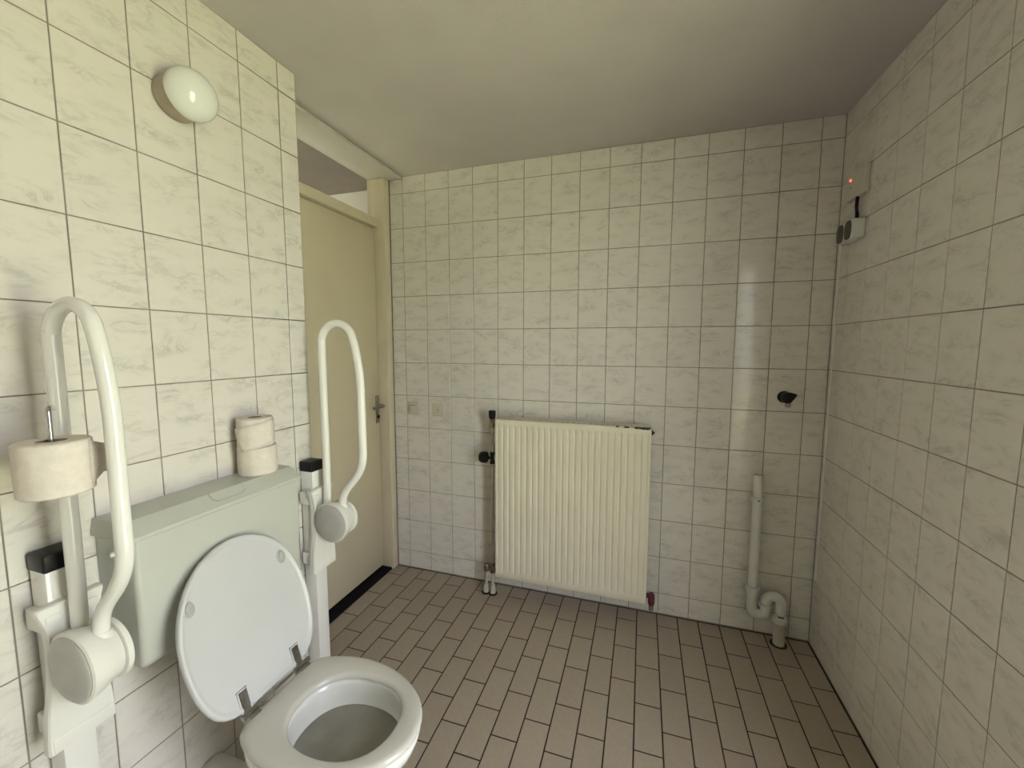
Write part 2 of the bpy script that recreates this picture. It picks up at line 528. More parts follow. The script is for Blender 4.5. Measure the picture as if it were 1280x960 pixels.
# ---- rear wall, behind the photographer
bm = B(); box(bm, XL - 0.228, XR + WT, YREAR - 0.2, YREAR - TT, -0.02, H + 0.05)
wall_rear = struct('wall_rear', bm, M['grout'], smooth=False)
xs = cuts(XL, XR, 0.2, 0.15)
cells = [(a, b, c, d) for a, b in zip(xs[:-1], xs[1:]) for c, d in zip(ROWS[:-1], ROWS[1:])]
lay_joined(wall_rear, cells, (0, YREAR, 0), (1, 0, 0), (0, 0, 1), (0, 1, 0), M['tile'], GAP)

# ---- short return wall of the door recess
bm = B(); box(bm, XD - 0.13, XL - TT, YLE - 0.12, YLE - TT, -0.02, H + 0.05)
wall_recess = struct('wall_recess', bm, M['grout'], smooth=False)
xs = cuts(XD, XL - 0.001, XL - 0.15, 0.15)
cells = [(a, b, c, d) for a, b in zip(xs[:-1], xs[1:]) for c, d in zip(ROWS[:-1], ROWS[1:])]
lay_joined(wall_recess, cells, (0, YLE, 0), (1, 0, 0), (0, 0, 1), (0, 1, 0), M['tile'], GAP)

# ---- floor
bm = B(); box(bm, XD - 0.115, XR + 0.02, YREAR - 0.02, 0.02, -0.06, -TT)
floor = struct('floor', bm, M['floor_grout'], smooth=False)
tag(floor, 'taupe brick bond tiled bathroom floor with dark joints', None)
FP, FL = 0.1, 0.2023
cells = []
n0 = -1
for n in range(n0, 23):
    a, b = max(-0.005 + n * FP, XD - 0.012), min(-0.005 + (n + 1) * FP, XR - 0.004)
    if b - a < 0.008: continue
    off = 0.0 if n % 2 == 0 else FL / 2
    y = -0.004
    k = 1 if off == 0 else 0
    nxt = -(off + k * FL)
    while y > YREAR:
        cells.append((a, b, max(nxt, YREAR), y))
        y = nxt; nxt -= FL
cells = [c for c in cells if c[1] > XL + 0.004 or c[3] > YLE]
fixed = []                       # cut the tiles that meet the outer corner of the left wall
for a, b, c, d in cells:
    if c < YLE and a < XL + 0.003:
        if d > YLE: fixed.append((a, b, YLE + 0.002, d))
        if b > XL + 0.01: fixed.append((XL + 0.003, b, c, min(d, YLE + 0.002)))
    else:
        fixed.append((a, b, c, d))
cells = fixed
near = [c for c in cells if c[3] > -1.30]
far = [c for c in cells if c[3] <= -1.30]
lay(floor, near, (0, 0, 0), (1, 0, 0), (0, 1, 0), (0, 0, 1), M['floor_tile'], 0.0054, tilt=0.001)
lay_joined(floor, far, (0, 0, 0), (1, 0, 0), (0, 1, 0), (0, 0, 1), M['floor_tile'], 0.0054)

# ---- ceiling
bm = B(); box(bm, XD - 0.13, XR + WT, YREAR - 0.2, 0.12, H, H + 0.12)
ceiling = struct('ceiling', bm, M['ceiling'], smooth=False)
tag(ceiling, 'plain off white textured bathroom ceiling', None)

# ---- door, frame, transom, threshold and ceiling board of the recess
DX = -0.160                       # face of the door leaf
JY = -0.055                       # inner edge of the jamb
DT = 2.112                        # top of the door leaf
bm = B()
box(bm, XD - 0.115, XD, JY, -0.0005, 0.0, H - 0.016, 0.003)
box(bm, XD - 0.115, XD, YLE + 0.001, YLE + 0.05, 0.0, H - 0.016, 0.003)
box(bm, XD - 0.115, XD - 0.045, YLE + 0.05, JY, DT + 0.004, DT + 0.056, 0.004)
frame = struct('trim_1', bm, M['frame_paint'], angle=30)
tag(frame, 'cream painted frame around the door and transom light', None)
bm = B(); box(bm, DX - 0.04, DX, YLE + 0.053, JY - 0.003, 0.022, DT, 0.003)
door = struct('door_1', bm, M['cream_paint'], angle=30)
tag(door, 'flush cream door in the recess', None)
# handle plate and lever
bm = B(); box(bm, DX, DX + 0.008, -0.096, -0.066, 0.945, 1.115, 0.003)
build('handle_plate', bm, M['steel_dull'], door)
bm = B()
tube(bm, fillet([(DX + 0.006, -0.081, 1.055), (DX + 0.055, -0.081, 1.055), (DX + 0.055, -0.185, 1.052)], 0.016), 0.0095, 12)
build('handle', bm, M['steel_dull'], door)
bm = B(); lathe(bm, (DX + 0.008, -0.081, 0.985), (1, 0, 0), [(0.011, 0), (0.011, 0.005), (0.006, 0.006)], 16)
build('lock_knob', bm, M['black'], door)
# transom pane
bm = B(); box(bm, DX - 0.022, DX - 0.018, YLE + 0.05, JY, DT + 0.056, H - 0.016)
w1 = struct('window_1', bm, M['glass'], smooth=False)
tag(w1, 'clear transom pane above the cream door', None)
# black threshold
bm = B(); box(bm, DX - 0.045, XD - 0.012, YLE, JY, -0.001, 0.012, 0.003)
th = struct('trim_2', bm, M['black_sill'])
tag(th, 'black threshold strip under the cream door', None)
# board on the recess ceiling
bm = B()
box(bm, -0.205, -0.012, YLE + 0.0005, -0.0005, H - 0.014, H - 0.0005, 0.003)
box(bm, -0.012, -0.002, YLE + 0.0005, -0.0005, H - 0.020, H - 0.0005, 0.004)
cb = struct('trim_3', bm, M['trim_paint'])
tag(cb, 'white board along the ceiling above the transom', None)

# ---- hallway behind the door
bm = B(); box(bm, -1.9, XD - 0.115, 0.12, 0.2, -0.02, H + 0.05); struct('wall_hall', bm, M['hall_paint'], smooth=False)
bm = B(); box(bm, -1.9, XD - 0.115, -1.6, -1.5, -0.02, H + 0.05); struct('wall_hall_end', bm, M['paint'], smooth=False)
bm = B(); box(bm, XD - 0.215, XD - 0.13, -1.5, YLE, -0.02, H + 0.05); struct('wall_hall_side', bm, M['paint'], smooth=False)
bm = B(); box(bm, -1.9, XD - 0.13, -1.6, 0.2, H, H + 0.1); struct('ceiling_hall', bm, M['hall_ceiling'], smooth=False)
bm = B(); box(bm, -1.9, XD - 0.115, -1.6, 0.2, -0.06, 0.0); struct('floor_hall', bm, M['hall_floor'], smooth=False)
bm = B()
box(bm, -1.98, -1.9, -1.6, 0.2, -0.02, 1.0); box(bm, -1.98, -1.9, -1.6, 0.2, 2.05, H + 0.1)
box(bm, -1.98, -1.9, -1.6, -0.9, 1.0, 2.05); box(bm, -1.98, -1.9, -0.4, 0.2, 1.0, 2.05)  # opening added in this unseen wall to let daylight into the hall
struct('wall_hall_far', bm, M['paint'], smooth=False)

# ---- outer glazed door (out of frame, it lights the room) and ground outside
bm = B()
y0, y1 = OPEN_Y; z0, z1 = OPEN_Z
for a, b, c, d in ((y0, y0 + 0.05, z0, z1), (y1 - 0.05, y1, z0, z1), (y0, y1, z0, z0 + 0.06), (y0, y1, z1 - 0.05, z1)):
    box(bm, XR + 0.055, XR + 0.10, a, b, c, d, 0.003)
w2 = struct('window_2', bm, M['trim_paint'])
bm = B(); box(bm, XR + 0.075, XR + 0.080, y0 + 0.045, y1 - 0.045, z0 + 0.055, z1 - 0.045)
build('pane', bm, M['glass'], w2, smooth=False)
bm = B(); box(bm, -12, XR + 14, -14, 10, -0.20, -0.12)
struct('ground', bm, M['grass'], smooth=False)

# ================================================================== objects
# ---------------------------------------------------------------- toilet
TY = -1.38
def half_profile(ctrl, n=28):
    """ctrl: (x, halfwidth) from back centre to front centre -> closed outline of 2n points (x, y)"""
    c = [Vector((x, w, 0)) for x, w in ctrl]
    mir = [Vector((x, -w, 0)) for x, w in ctrl[1:-1]][::-1]
    pts = catmull(c + mir, 10, closed=True)
    # resample by arc length
    L = [0]
    for a, b in zip(pts, pts[1:] + pts[:1]): L.append(L[-1] + (b - a).length)
    tot = L[-1]; out = []
    N = 2 * n; j = 0
    ring = pts + [pts[0]]
    for i in range(N):
        s = tot * i / N
        while L[j + 1] < s: j += 1
        t = (s - L[j]) / max(L[j + 1] - L[j], 1e-9)
        out.append(ring[j].lerp(ring[j + 1], t))
    return [(p.x, p.y) for p in out]

SEAT = [(0.0, 0.0), (0.0, 0.085), (0.010, 0.126), (0.045, 0.151), (0.10, 0.170), (0.165, 0.1785), (0.24, 0.173),
        (0.310, 0.151), (0.370, 0.118), (0.412, 0.076), (0.432, 0.033), (0.436, 0.0)]
seat_o = half_profile(SEAT)
def inset(outl, d, c=(0.215, 0.0), hl=0.218, hw=0.1785):
    return [(c[0] + (x - c[0]) * (1 - d / hl), y * (1 - d / hw)) for x, y in outl]
NS = len(seat_o)
def ellipse_like(outl, cx, hl, hw, p=2.25):
    """ellipse sampled at the same polar order as the outline"""
    out = []
    for x, y in outl:
        a = math.atan2(y / 0.1785, (x - 0.218) / 0.218)
        ca, sa = cos(a), sin(a)
        r = (abs(ca) ** p + abs(sa) ** p) ** (-1 / p)
        out.append((cx + hl * r * ca, hw * r * sa))
    return out

toilet = empty('toilet', (0.56, TY, 0.0), 'white ceramic floor standing toilet with raised round lid', 'toilet')
SX = 0.437                       # world x of the back edge of the seat
ST = 0.456                       # top of the seat
def ring(outl, z, ox=SX):
    return [Vector((ox + x, TY + y, z)) for x, y in outl]
# pan: outer skin, rim, inner bowl down to the flat shelf
bm = B()
def foot(x0, x1, hw):
    return [(x0 + (x / 0.436) * (x1 - x0), y / 0.1785 * hw) for x, y in seat_o]
hole = lambda hl, hw, cx=0.228: ellipse_like(seat_o, cx, hl, hw)
rings = [ring(foot(0.02, 0.25, 0.100), 0.0), ring(foot(0.02, 0.25, 0.100), 0.02), ring(foot(0.025, 0.235, 0.090), 0.06),
         ring(foot(0.02, 0.24, 0.088), 0.16), ring(foot(0.012, 0.28, 0.108), 0.23), ring(foot(0.008, 0.34, 0.136), 0.30),
         ring(foot(0.006, 0.395, 0.160), 0.36), ring(foot(0.006, 0.424, 0.171), 0.395), ring(foot(0.006, 0.431, 0.1735), 0.42),
         ring(foot(0.008, 0.429, 0.1715), 0.428), ring(foot(0.014, 0.421, 0.165), 0.432),
         ring(hole(0.158, 0.135), 0.432), ring(hole(0.150, 0.128), 0.428), ring(hole(0.148, 0.126), 0.415),
         ring(hole(0.147, 0.125), 0.385), ring(hole(0.141, 0.119), 0.352), ring(hole(0.123, 0.102), 0.338), ring(hole(0.09, 0.075), 0.334)]
loft(bm, rings, True, True)
build('pan', bm, M['ceramic'], toilet, angle=60)
bm = B(); loft(bm, [ring(hole(0.1425, 0.1205), 0.356), ring(hole(0.142, 0.120), 0.358)], True, True)
build('water', bm, M['water'], toilet)
# seat ring
bm = B()
T = 0.021
z1_ = ST
rings = [ring(inset(seat_o, 0.012), z1_ - T), ring(inset(seat_o, 0.002), z1_ - T + 0.003), ring(inset(seat_o, 0.0), z1_ - T + 0.009),
         ring(inset(seat_o, 0.0015), z1_ - 0.006), ring(inset(seat_o, 0.006), z1_ - 0.0018), ring(inset(seat_o, 0.014), z1_),
         ring(hole(0.156, 0.132), z1_ - 0.0005), ring(hole(0.149, 0.125), z1_ - 0.004), ring(hole(0.1445, 0.1205), z1_ - 0.011),
         ring(hole(0.1445, 0.1205), z1_ - 0.017), ring(hole(0.150, 0.126), z1_ - T)]
loft(bm, rings + [rings[0]], False, False)
bmesh.ops.remove_doubles(bm, verts=bm.verts, dist=1e-5)
build('seat', bm, M['seatring'], toilet, angle=50)
# lid, leaning back on the cistern
HX, HZ = 0.429, 0.464            # hinge line
LK = 0.325
vdir = Vector((-LK, 0, 1)).normalized()
ndir = Vector((vdir.z, 0, -vdir.x))
lid_o = half_profile([(0.0, 0.0), (0.0, 0.085), (0.010, 0.125), (0.04, 0.157), (0.10, 0.179), (0.17, 0.187), (0.245, 0.183),
                      (0.315, 0.162), (0.370, 0.127), (0.408, 0.080), (0.426, 0.032), (0.430, 0.0)])
LY0 = TY - 0.008
def lring(d, w):
    o = inset(lid_o, d, (0.215, 0), 0.215, 0.187)
    return [Vector((HX, LY0, HZ)) + vdir * (v + 0.006) + Vector((0, 1, 0)) * u + ndir * w for v, u in o]
bm = B()
loft(bm, [lring(0.02, -0.016), lring(0.006, -0.014), lring(0.0, -0.008), lring(0.0, -0.001), lring(0.002, 0.0035), lring(0.005, 0.005),
          lring(0.009, 0.0045), lring(0.013, 0.001), lring(0.018, 0.0)])
lid = build('lid', bm, M['seat'], toilet, angle=55)
def on_lid(v, u, w):
    return Vector((HX, LY0, HZ)) + vdir * v + Vector((0, 1, 0)) * u + ndir * w
for u in (-0.141, 0.132):
    bm = B()
    n = 20
    def br(s, w, u=u):
        return [on_lid(0.318 + 0.0155 * s * cos(2 * pi * i / n), u + 0.0105 * s * sin(2 * pi * i / n), w) for i in range(n)]
    loft(bm, [br(1.35, 0.0), br(1.3, 0.002), br(1.0, 0.003), br(0.95, 0.007), br(0.7, 0.0085)])
    build('bumper', bm, M['bumper'], lid)
for u in (-0.082, 0.086):
    bm = B()                     # raised surround of the hinge plate
    for (v0, v1, a, b) in ((0.006, 0.062, -0.0145, -0.0115), (0.006, 0.062, 0.0115, 0.0145), (0.059, 0.062, -0.0145, 0.0145)):
        t = B(); prism(t, [(v0, u + a), (v1, u + a), (v1, u + b), (v0, u + b)], on_lid, 0.0, 0.005); merge(bm, t)
    build('hinge_surround', bm, M['seat'], lid)
    bm = B(); prism(bm, [(-0.004, u - 0.009), (0.056, u - 0.009), (0.056, u + 0.009), (-0.004, u + 0.009)], on_lid, 0.0, 0.0066)
    build('hinge_plate', bm, M['steel_dull'], lid)
    bm = B()
    cyl(bm, (HX + 0.004, TY + u - 0.026, HZ - 0.002), (HX + 0.004, TY + u + 0.026, HZ - 0.002), 0.0065, 16)
    box(bm, HX - 0.008, HX + 0.022, TY + u - 0.016, TY + u + 0.016, ST - 0.022, HZ - 0.004, 0.002)
    build('hinge', bm, M['steel_dull'], toilet)
bm = B(); cyl(bm, (HX + 0.004, TY - 0.072, HZ - 0.003), (HX + 0.004, TY + 0.072, HZ - 0.003), 0.004, 12)
build('hinge_rod', bm, M['chrome'], toilet)
bm = B()                          # waste spigot behind the pan
tube(bm, [(0.50, TY, 0.09), (0.30, TY, 0.09), (XL + 0.004, TY, 0.09)], 0.05, 20)
build('waste_connector', bm, M['pvc'], toilet)

# ---------------------------------------------------------------- cistern
CYC = -1.36
cis = empty('cistern', (XL + 0.07, CYC, 0.645), 'white plastic low level cistern on the tiled wall behind toilet', 'cistern')
CY0, CY1 = -1.600, -1.120
CF = 0.276
def crect(x0, x1, y0, y1, z, r=0.012, k=4):
    pts = []
    for cx, cy, a0 in ((x1 - r, y1 - r, 0), (x0 + 0.002, y1 - 0.002, pi / 2), (x0 + 0.002, y0 + 0.002, pi), (x1 - r, y0 + r, 1.5 * pi)):
        rr = r if cx > (x0 + x1) / 2 else 0.002
        for i in range(k + 1):
            a = a0 + pi / 2 * i / k
            pts.append(Vector((cx + rr * cos(a), cy + rr * sin(a), z)))
    return pts
W0 = XL + 0.0006
bm = B()
loft(bm, [crect(W0, CF - 0.020, CY0 + 0.012, CY1 - 0.012, 0.640), crect(W0, CF - 0.010, CY0 + 0.004, CY1 - 0.004, 0.646), crect(W0, CF - 0.004, CY0 + 0.002, CY1 - 0.002, 0.66),
          crect(W0, CF, CY0, CY1, 0.80), crect(W0, CF, CY0, CY1, 0.968)])
build('tank', bm, M['cistern'], cis, angle=45)
bm = B()
loft(bm, [crect(W0, CF + 0.004, CY0 - 0.006, CY1 + 0.006, 0.964), crect(W0, CF + 0.008, CY0 - 0.009, CY1 + 0.009, 0.967), crect(W0, CF + 0.008, CY0 - 0.009, CY1 + 0.009, 0.976),
          crect(W0, CF - 0.030, CY0 - 0.003, CY1 + 0.003, 1.007)])
cl = build('lid', bm, M['cistern'], cis, angle=25)
# push button: bar wrapped over the sloping front edge of the lid
def slope(t):                     # point on the sloping face, t 0 at its top edge
    a = Vector((CF - 0.030, 0, 1.007)); b = Vector((CF + 0.008, 0, 0.976))
    return a.lerp(b, t)
bm = B()
nrm = Vector((0.031, 0, 0.038)).normalized()
def strip(bm, pts, h):
    lo = [p + nrm * 0.0004 for p in pts]; hi = [p + nrm * h for p in pts]
    loft(bm, [lo, hi])
A = lambda t, y: Vector((slope(t).x, y, slope(t).z))
strip(bm, [A(0.03, -1.404), A(0.03, -1.310), A(0.45, -1.310), A(0.62, -1.320), A(0.62, -1.394), A(0.45, -1.404)], 0.0022)
fb = build('flush_button', bm, M['cistern'], cl)
bm = B()
strip(bm, [A(0.0, -1.4065), A(0.0, -1.3075), A(0.48, -1.3075), A(0.67, -1.3185), A(0.67, -1.3955), A(0.48, -1.4065)], 0.0006)
build('button_seam', bm, M['bumper'], cl)
bm = B(); lathe(bm, (XL + 0.062, CY0 + 0.002, 0.925), (0, -1, 0), [(0.008, 0), (0.008, 0.006), (0.005, 0.010)], 14)
build('side_plug', bm, M['cistern'], cis)
bm = B(); tube(bm, fillet([(XL + 0.07, CYC, 0.645), (XL + 0.07, CYC, 0.37), (SX + 0.002, TY, 0.37)], 0.06), 0.022, 16)
build('flush_pipe', bm, M['pvc'], cis)

# ---------------------------------------------------------------- grab rails
def grab_rail(yc, label):
    r = empty('grab_rail', (0.17, yc, 0.0), label, 'grab rail', 'fold up grab rails beside the toilet')
    bm = B(); box(bm, 0.1445, 0.200, yc - 0.0285, yc + 0.0285, 0.0, 0.942, 0.004)
    build('post', bm, M['enamel'], r)
    bm = B(); box(bm, 0.1425, 0.202, yc - 0.0305, yc + 0.0305, 0.938, 0.978, 0.005, 3)
    build('post_cap', bm, M['black'], r)
    # shaped bracket plate on the face of the post
    outl = []
    prof = [(0.875, 0.054), (0.868, 0.056), (0.835, 0.047), (0.80, 0.042), (0.74, 0.042), (0.68, 0.047), (0.63, 0.054), (0.56, 0.058), (0.548, 0.055)]
    sm = catmull([(z, w, 0) for z, w in prof], 4)
    left = [(p.x, -p.y) for p in sm]; right = [(p.x, p.y) for p in sm][::-1]
    outl = left + right
    bm = B()
    fr = lambda a, b, d: Vector((0.2005 + d, yc + b, a))
    rr = [[fr(a, b, 0) for a, b in outl], [fr(a, b, 0.016) for a, b in outl], [fr(0.71 + (a - 0.71) * 0.985, b * 0.95, 0.020) for a, b in outl]]
    loft(bm, rr)
    plate = build('bracket_plate', bm, M['housing'], r, angle=30)
    for s in (-1, 1):
        bm = B(); box(bm, 0.2195, 0.2225, yc + s * 0.031 - 0.012, yc + s * 0.031 + 0.012, 0.834, 0.854, 0.001)
        build('latch', bm, M['housing'], plate)
    bm = B(); box(bm, 0.2195, 0.2218, yc - 0.051, yc + 0.051, 0.552, 0.584, 0.001)
    build('plate_lip', bm, M['housing'], plate)
    # clamps that hook round the sides of the post
    for z0_, z1_c in ((0.815, 0.862), (0.575, 0.622)):
        for a_, b_ in ((-0.044, -0.0288), (0.0288, 0.044)):
            bm = B(); box(bm, 0.150, 0.2003, yc + a_, yc + b_, z0_, z1_c, 0.004)
            build('clamp', bm, M['housing'], r)
    # pivot drum
    DXc, DZc = 0.288, 0.757
    bm = B()
    lathe(bm, (DXc, yc - 0.043, DZc), (0, 1, 0), [(0.072, 0), (0.0765, 0.003), (0.0762, 0.010), (0.0735, 0.022), (0.0690, 0.034), (0.0640, 0.048), (0.0600, 0.062)], 48)
    box(bm, 0.2203, DXc, yc - 0.038, yc + 0.03, DZc - 0.055, DZc + 0.055, 0.006)
    drum = build('pivot_drum', bm, M['housing'], r, angle=30)
    bm = B(); lathe(bm, (DXc, yc - 0.0435, DZc), (0, -1, 0), [(0.070, 0), (0.070, 0.001), (0.066, 0.0035), (0.045, 0.005), (0.001, 0.0055)], 48)
    build('end_cap', bm, M['grey_cap'], drum)
    bm = B(); lathe(bm, (DXc, yc + 0.020, DZc), (0, 1, 0), [(0.060, 0), (0.066, 0.002), (0.066, 0.012), (0.060, 0.015)], 48)
    build('end_disc', bm, M['housing'], drum)
    # the loop itself
    xi, xo, zt = 0.244, 0.412, 1.500
    path = [(xi - 0.004, yc, 0.800), (xi, yc, 0.92), (xi, yc, 1.40)]
    for i in range(1, 12):        # top bend: tight on the wall side, slack on the outer side
        a = pi - radians(152) * i / 11
        path.append((xi + 0.071 + 0.071 * cos(a), yc, 1.429 + 0.071 * sin(a)))
    path += [(0.3905, yc, 1.420), (0.4015, yc, 1.368), (0.4095, yc, 1.305), (xo, yc, 1.23), (xo, yc, 1.05)]
    path += [(0.4125, yc, 1.02), (0.408, yc, 0.985), (0.396, yc, 0.955), (0.377, yc, 0.927), (0.355, yc, 0.902), (0.336, yc, 0.880), (0.322, yc, 0.857), (0.314, yc, 0.830), (0.311, yc, 0.800)]
    path = catmull(path, 3)
    bm = B(); tube(bm, path, 0.0145, 20)
    build('rail_tube', bm, M['enamel'], r, angle=60)
    bm = B(); lathe(bm, (0.311, yc, 0.795), (0.03, 0, 1), [(0.020, 0), (0.020, 0.016), (0.0165, 0.024)], 24)
    build('tube_socket', bm, M['housing'], drum)
    return r
YRL, YRR = -1.688, -0.955
rail_l = grab_rail(YRL, 'white folded up grab rail holding a toilet roll on a metal hook')
rail_r = grab_rail(YRR, 'white folded up grab rail standing in front of the cream door')
# metal hook for the roll, fixed to the inner tube of the first rail
RX, RY = 0.322, -1.736
RZ0, RZ1 = 1.138, 1.240
bm = B()
tube(bm, fillet([(0.252, YRL - 0.010, 1.292), (0.285, -1.716, 1.300), (RX - 0.004, RY, 1.302), (RX - 0.004, RY, 1.16)], [0, 0.01, 0.010, 0]), 0.0042, 12)
hook = build('roll_hook', bm, M['chrome'], rail_l)
tag(hook, 'bent metal hook through the roll')

# ---------------------------------------------------------------- toilet rolls
def toilet_roll(cx, cy, z0, rad, h, label, flap, core=0.021):
    r = empty('toilet_roll', (cx, cy, z0), label, 'toilet roll', 'toilet rolls')
    bm = B()
    n = 48
    def rg(R, z): return [Vector((cx + R * cos(2 * pi * i / n), cy + R * sin(2 * pi * i / n), z)) for i in range(n)]
    e = 0.003
    rr = [rg(core, z0), rg(rad - e, z0), rg(rad, z0 + e), rg(rad * 1.004, z0 + h / 2), rg(rad, z0 + h - e), rg(rad - e, z0 + h), rg(core, z0 + h)]
    loft(bm, rr + [rr[0]], False, False)
    bmesh.ops.remove_doubles(bm, verts=bm.verts, dist=1e-6)
    build('paper', bm, M['paper'], r)
    bm = B()
    rr = [rg(core - 0.0004, z0 + 0.001), rg(core - 0.0004, z0 + h - 0.001), rg(core - 0.0022, z0 + h - 0.001), rg(core - 0.0022, z0 + 0.001)]
    loft(bm, rr + [rr[0]], False, False)
    bmesh.ops.remove_doubles(bm, verts=bm.verts, dist=1e-6)
    build('cardboard_core', bm, M['card'], r)
    if flap:
        bm = B()
        v = [[bm.verts.new(p) for p in row] for row in flap]
        for a, b in zip(v[:-1], v[1:]):
            for i in range(len(a) - 1):
                bm.faces.new((a[i], a[i + 1], b[i + 1], b[i]))
        o = build('loose_sheet', bm, M['paper'], r)
        sd = o.modifiers.new('thickness', 'SOLIDIFY'); sd.thickness = 0.0008; sd.offset = 0
    return r
def wrap(cx, cy, R, a, z): return Vector((cx + R * cos(a), cy + R * sin(a), z))
# roll on the hook: a short tail stands off on the far side
R1 = 0.0535
fl = []
for k in range(6):
    t = k / 5
    ang = radians(35) + radians(8) * t
    off = 0.0015 + 0.040 * t * t
    zl, zh = RZ0 + 0.012 + 0.030 * t, RZ1 - 0.004 - 0.018 * t
    base = wrap(RX, RY, R1 + 0.001, radians(35), 0)
    tang = Vector((-sin(radians(35)), cos(radians(35)), 0))
    p = base + tang * (0.045 * t) + Vector((cos(radians(35)), sin(radians(35)), 0)) * (0.010 * t)
    fl.append([Vector((p.x, p.y, zl + (zh - zl) * s / 3)) for s in range(4)])
roll_a = toilet_roll(RX, RY, RZ0, R1, RZ1 - RZ0, 'opened toilet roll hanging on the metal hook of the rail', fl)
# two rolls stacked on the cistern
LZ = 1.0072
toilet_roll(0.197, -1.204, LZ, 0.056, 0.090, 'lower toilet roll standing on the cistern lid', None)
c2x, c2y, R2 = 0.196, -1.206, 0.0515
Z2 = LZ + 0.0905
fl = []
for s_ in range(7):              # folded sheet: slanting left edge, lower corner hanging over the roll below
    q = s_ / 6                    # 0 at the lower edge, 1 at the upper edge
    row = []
    for k in range(15):
        t = k / 14
        a0 = radians(-78 - 42 * q)
        ang = a0 + (radians(38) - a0) * t
        lo = Z2 - 0.010 + 0.026 * t
        hi = Z2 + 0.060 + 0.026 * min(1.0, t * 1.3)
        lift = 0.0012 + (0.0062 * (1 - t) + 0.0012) * (1 - 0.55 * q)
        row.append(wrap(c2x, c2y, R2 + max(lift, 0.0058 if lo + (hi - lo) * q < Z2 + 0.002 else 0.0), ang, lo + (hi - lo) * q))
    fl.append(row)
toilet_roll(c2x, c2y, Z2, R2, 0.092, 'upper toilet roll with a folded loose sheet, stacked on another roll', fl)

# ---------------------------------------------------------------- wall lamp
LY, LZc = -1.345, 2.092
lamp = empty('wall_lamp', (XL, LY, LZc), 'round opal glass wall lamp on a beige base, unlit', 'lamp')
bm = B(); lathe(bm, (XL + 0.0006, LY, LZc), (1, 0, 0), [(0.055, 0), (0.057, 0.003), (0.055, 0.050), (0.050, 0.054)], 48)
build('base', bm, M['lamp_base'], lamp)
bm = B()
pr = [(0.050, 0.053), (0.058, 0.0545)]
for i in range(0, 15):
    a = -radians(12) + (pi / 2 + radians(12)) * i / 14
    pr.append((0.0645 * cos(a), 0.067 + 0.052 * sin(a)))
lathe(bm, (XL, LY, LZc), (1, 0, 0), pr, 48)
build('globe', bm, M['opal'], lamp, angle=60)

# ---------------------------------------------------------------- radiator
RX0, RX1, RZb, RZt, RYF = 0.627, 1.437, 0.118, 1.021, -0.130
rad = empty('radiator', ((RX0 + RX1) / 2, -0.08, RZb), 'cream ribbed panel radiator hanging on the tiled wall', 'radiator')
bm = B()
nr = 24
zr0, zr1 = RZb + 0.045, RZt - 0.040
xa, xb = RX0 + 0.014, RX1 - 0.014
xsamp = [RX0, RX0 + 0.003, RX0 + 0.010]
per = 10
for i in range(nr * per + 1): xsamp.append(xa + (xb - xa) * i / (nr * per))
xsamp += [RX1 - 0.010, RX1 - 0.003, RX1]
zs = [(RZb, 0), (RZb + 0.004, 0), (zr0 - 0.012, 0), (zr0 - 0.004, 0.35), (zr0 + 0.004, 0.8), (zr0 + 0.014, 1), (zr1 - 0.014, 1), (zr1 - 0.004, 0.8), (zr1 + 0.004, 0.35), (zr1 + 0.012, 0), (RZt - 0.004, 0), (RZt, 0)]
def ribh(x):
    if x <= xa or x >= xb: return 0
    ph = ((x - xa) / (xb - xa) * nr) % 1.0
    d = abs(ph - 0.5) * 2          # 0 on the crest, 1 in the groove
    return -0.0060 * max(0.0, min(1.0, (d - 0.60) / 0.32))
grid = []
for z, mk in zs:
    row = []
    for i, x in enumerate(xsamp):
        edge = 0.004 if (x <= RX0 + 1e-6 or x >= RX1 - 1e-6 or z <= RZb + 1e-6 or z >= RZt - 1e-6) else 0
        row.append(bm.verts.new((x, RYF + edge - ribh(x) * mk, z)))
    grid.append(row)
for a, b in zip(grid[:-1], grid[1:]):
    for i in range(len(a) - 1): bm.faces.new((a[i], a[i + 1], b[i + 1], b[i]))
# turn the sheet back at its edges
bk = [[Vector((v.co.x, RYF + 0.016, v.co.z)) for v in grid[0]], [Vector((v.co.x, RYF + 0.016, v.co.z)) for v in grid[-1]]]
for edge_row, y2 in ((grid[0], 0), (grid[-1], 0)):
    nv = [bm.verts.new((v.co.x, RYF + 0.016, v.co.z)) for v in edge_row]
    for i in range(len(nv) - 1): bm.faces.new((edge_row[i], edge_row[i + 1], nv[i + 1], nv[i]))
for ci in (0, -1):
    colv = [r[ci] for r in grid]
    nv = [bm.verts.new((v.co.x, RYF + 0.016, v.co.z)) for v in colv]
    for i in range(len(nv) - 1): bm.faces.new((colv[i], colv[i + 1], nv[i + 1], nv[i]))
build('front_panel', bm, M['rad'], rad, angle=50)
bm = B(); box(bm, RX0 + 0.004, RX1 - 0.004, -0.044, -0.030, RZb + 0.01, RZt - 0.006, 0.003)
build('back_panel', bm, M['rad'], rad)
for a_ in (RX0 + 0.004, RX1 - 0.006):
    bm = B(); box(bm, a_, a_ + 0.002, RYF + 0.014, -0.032, RZb + 0.03, RZt - 0.004)
    build('side_cover', bm, M['rad'], rad, smooth=False)
bm = B()
for i in range(27):
    x = RX0 + 0.02 + i * (RX1 - RX0 - 0.04) / 26
    box(bm, x - 0.011, x + 0.011, RYF + 0.018, -0.046, RZt - 0.010, RZt - 0.004)
box(bm, RX0 + 0.004, RX1 - 0.004, RYF + 0.003, RYF + 0.020, RZt - 0.010, RZt - 0.002)
box(bm, RX0 + 0.004, RX1 - 0.004, -0.050, -0.032, RZt - 0.010, RZt - 0.002)
build('top_grille', bm, M['rad'], rad, smooth=False)
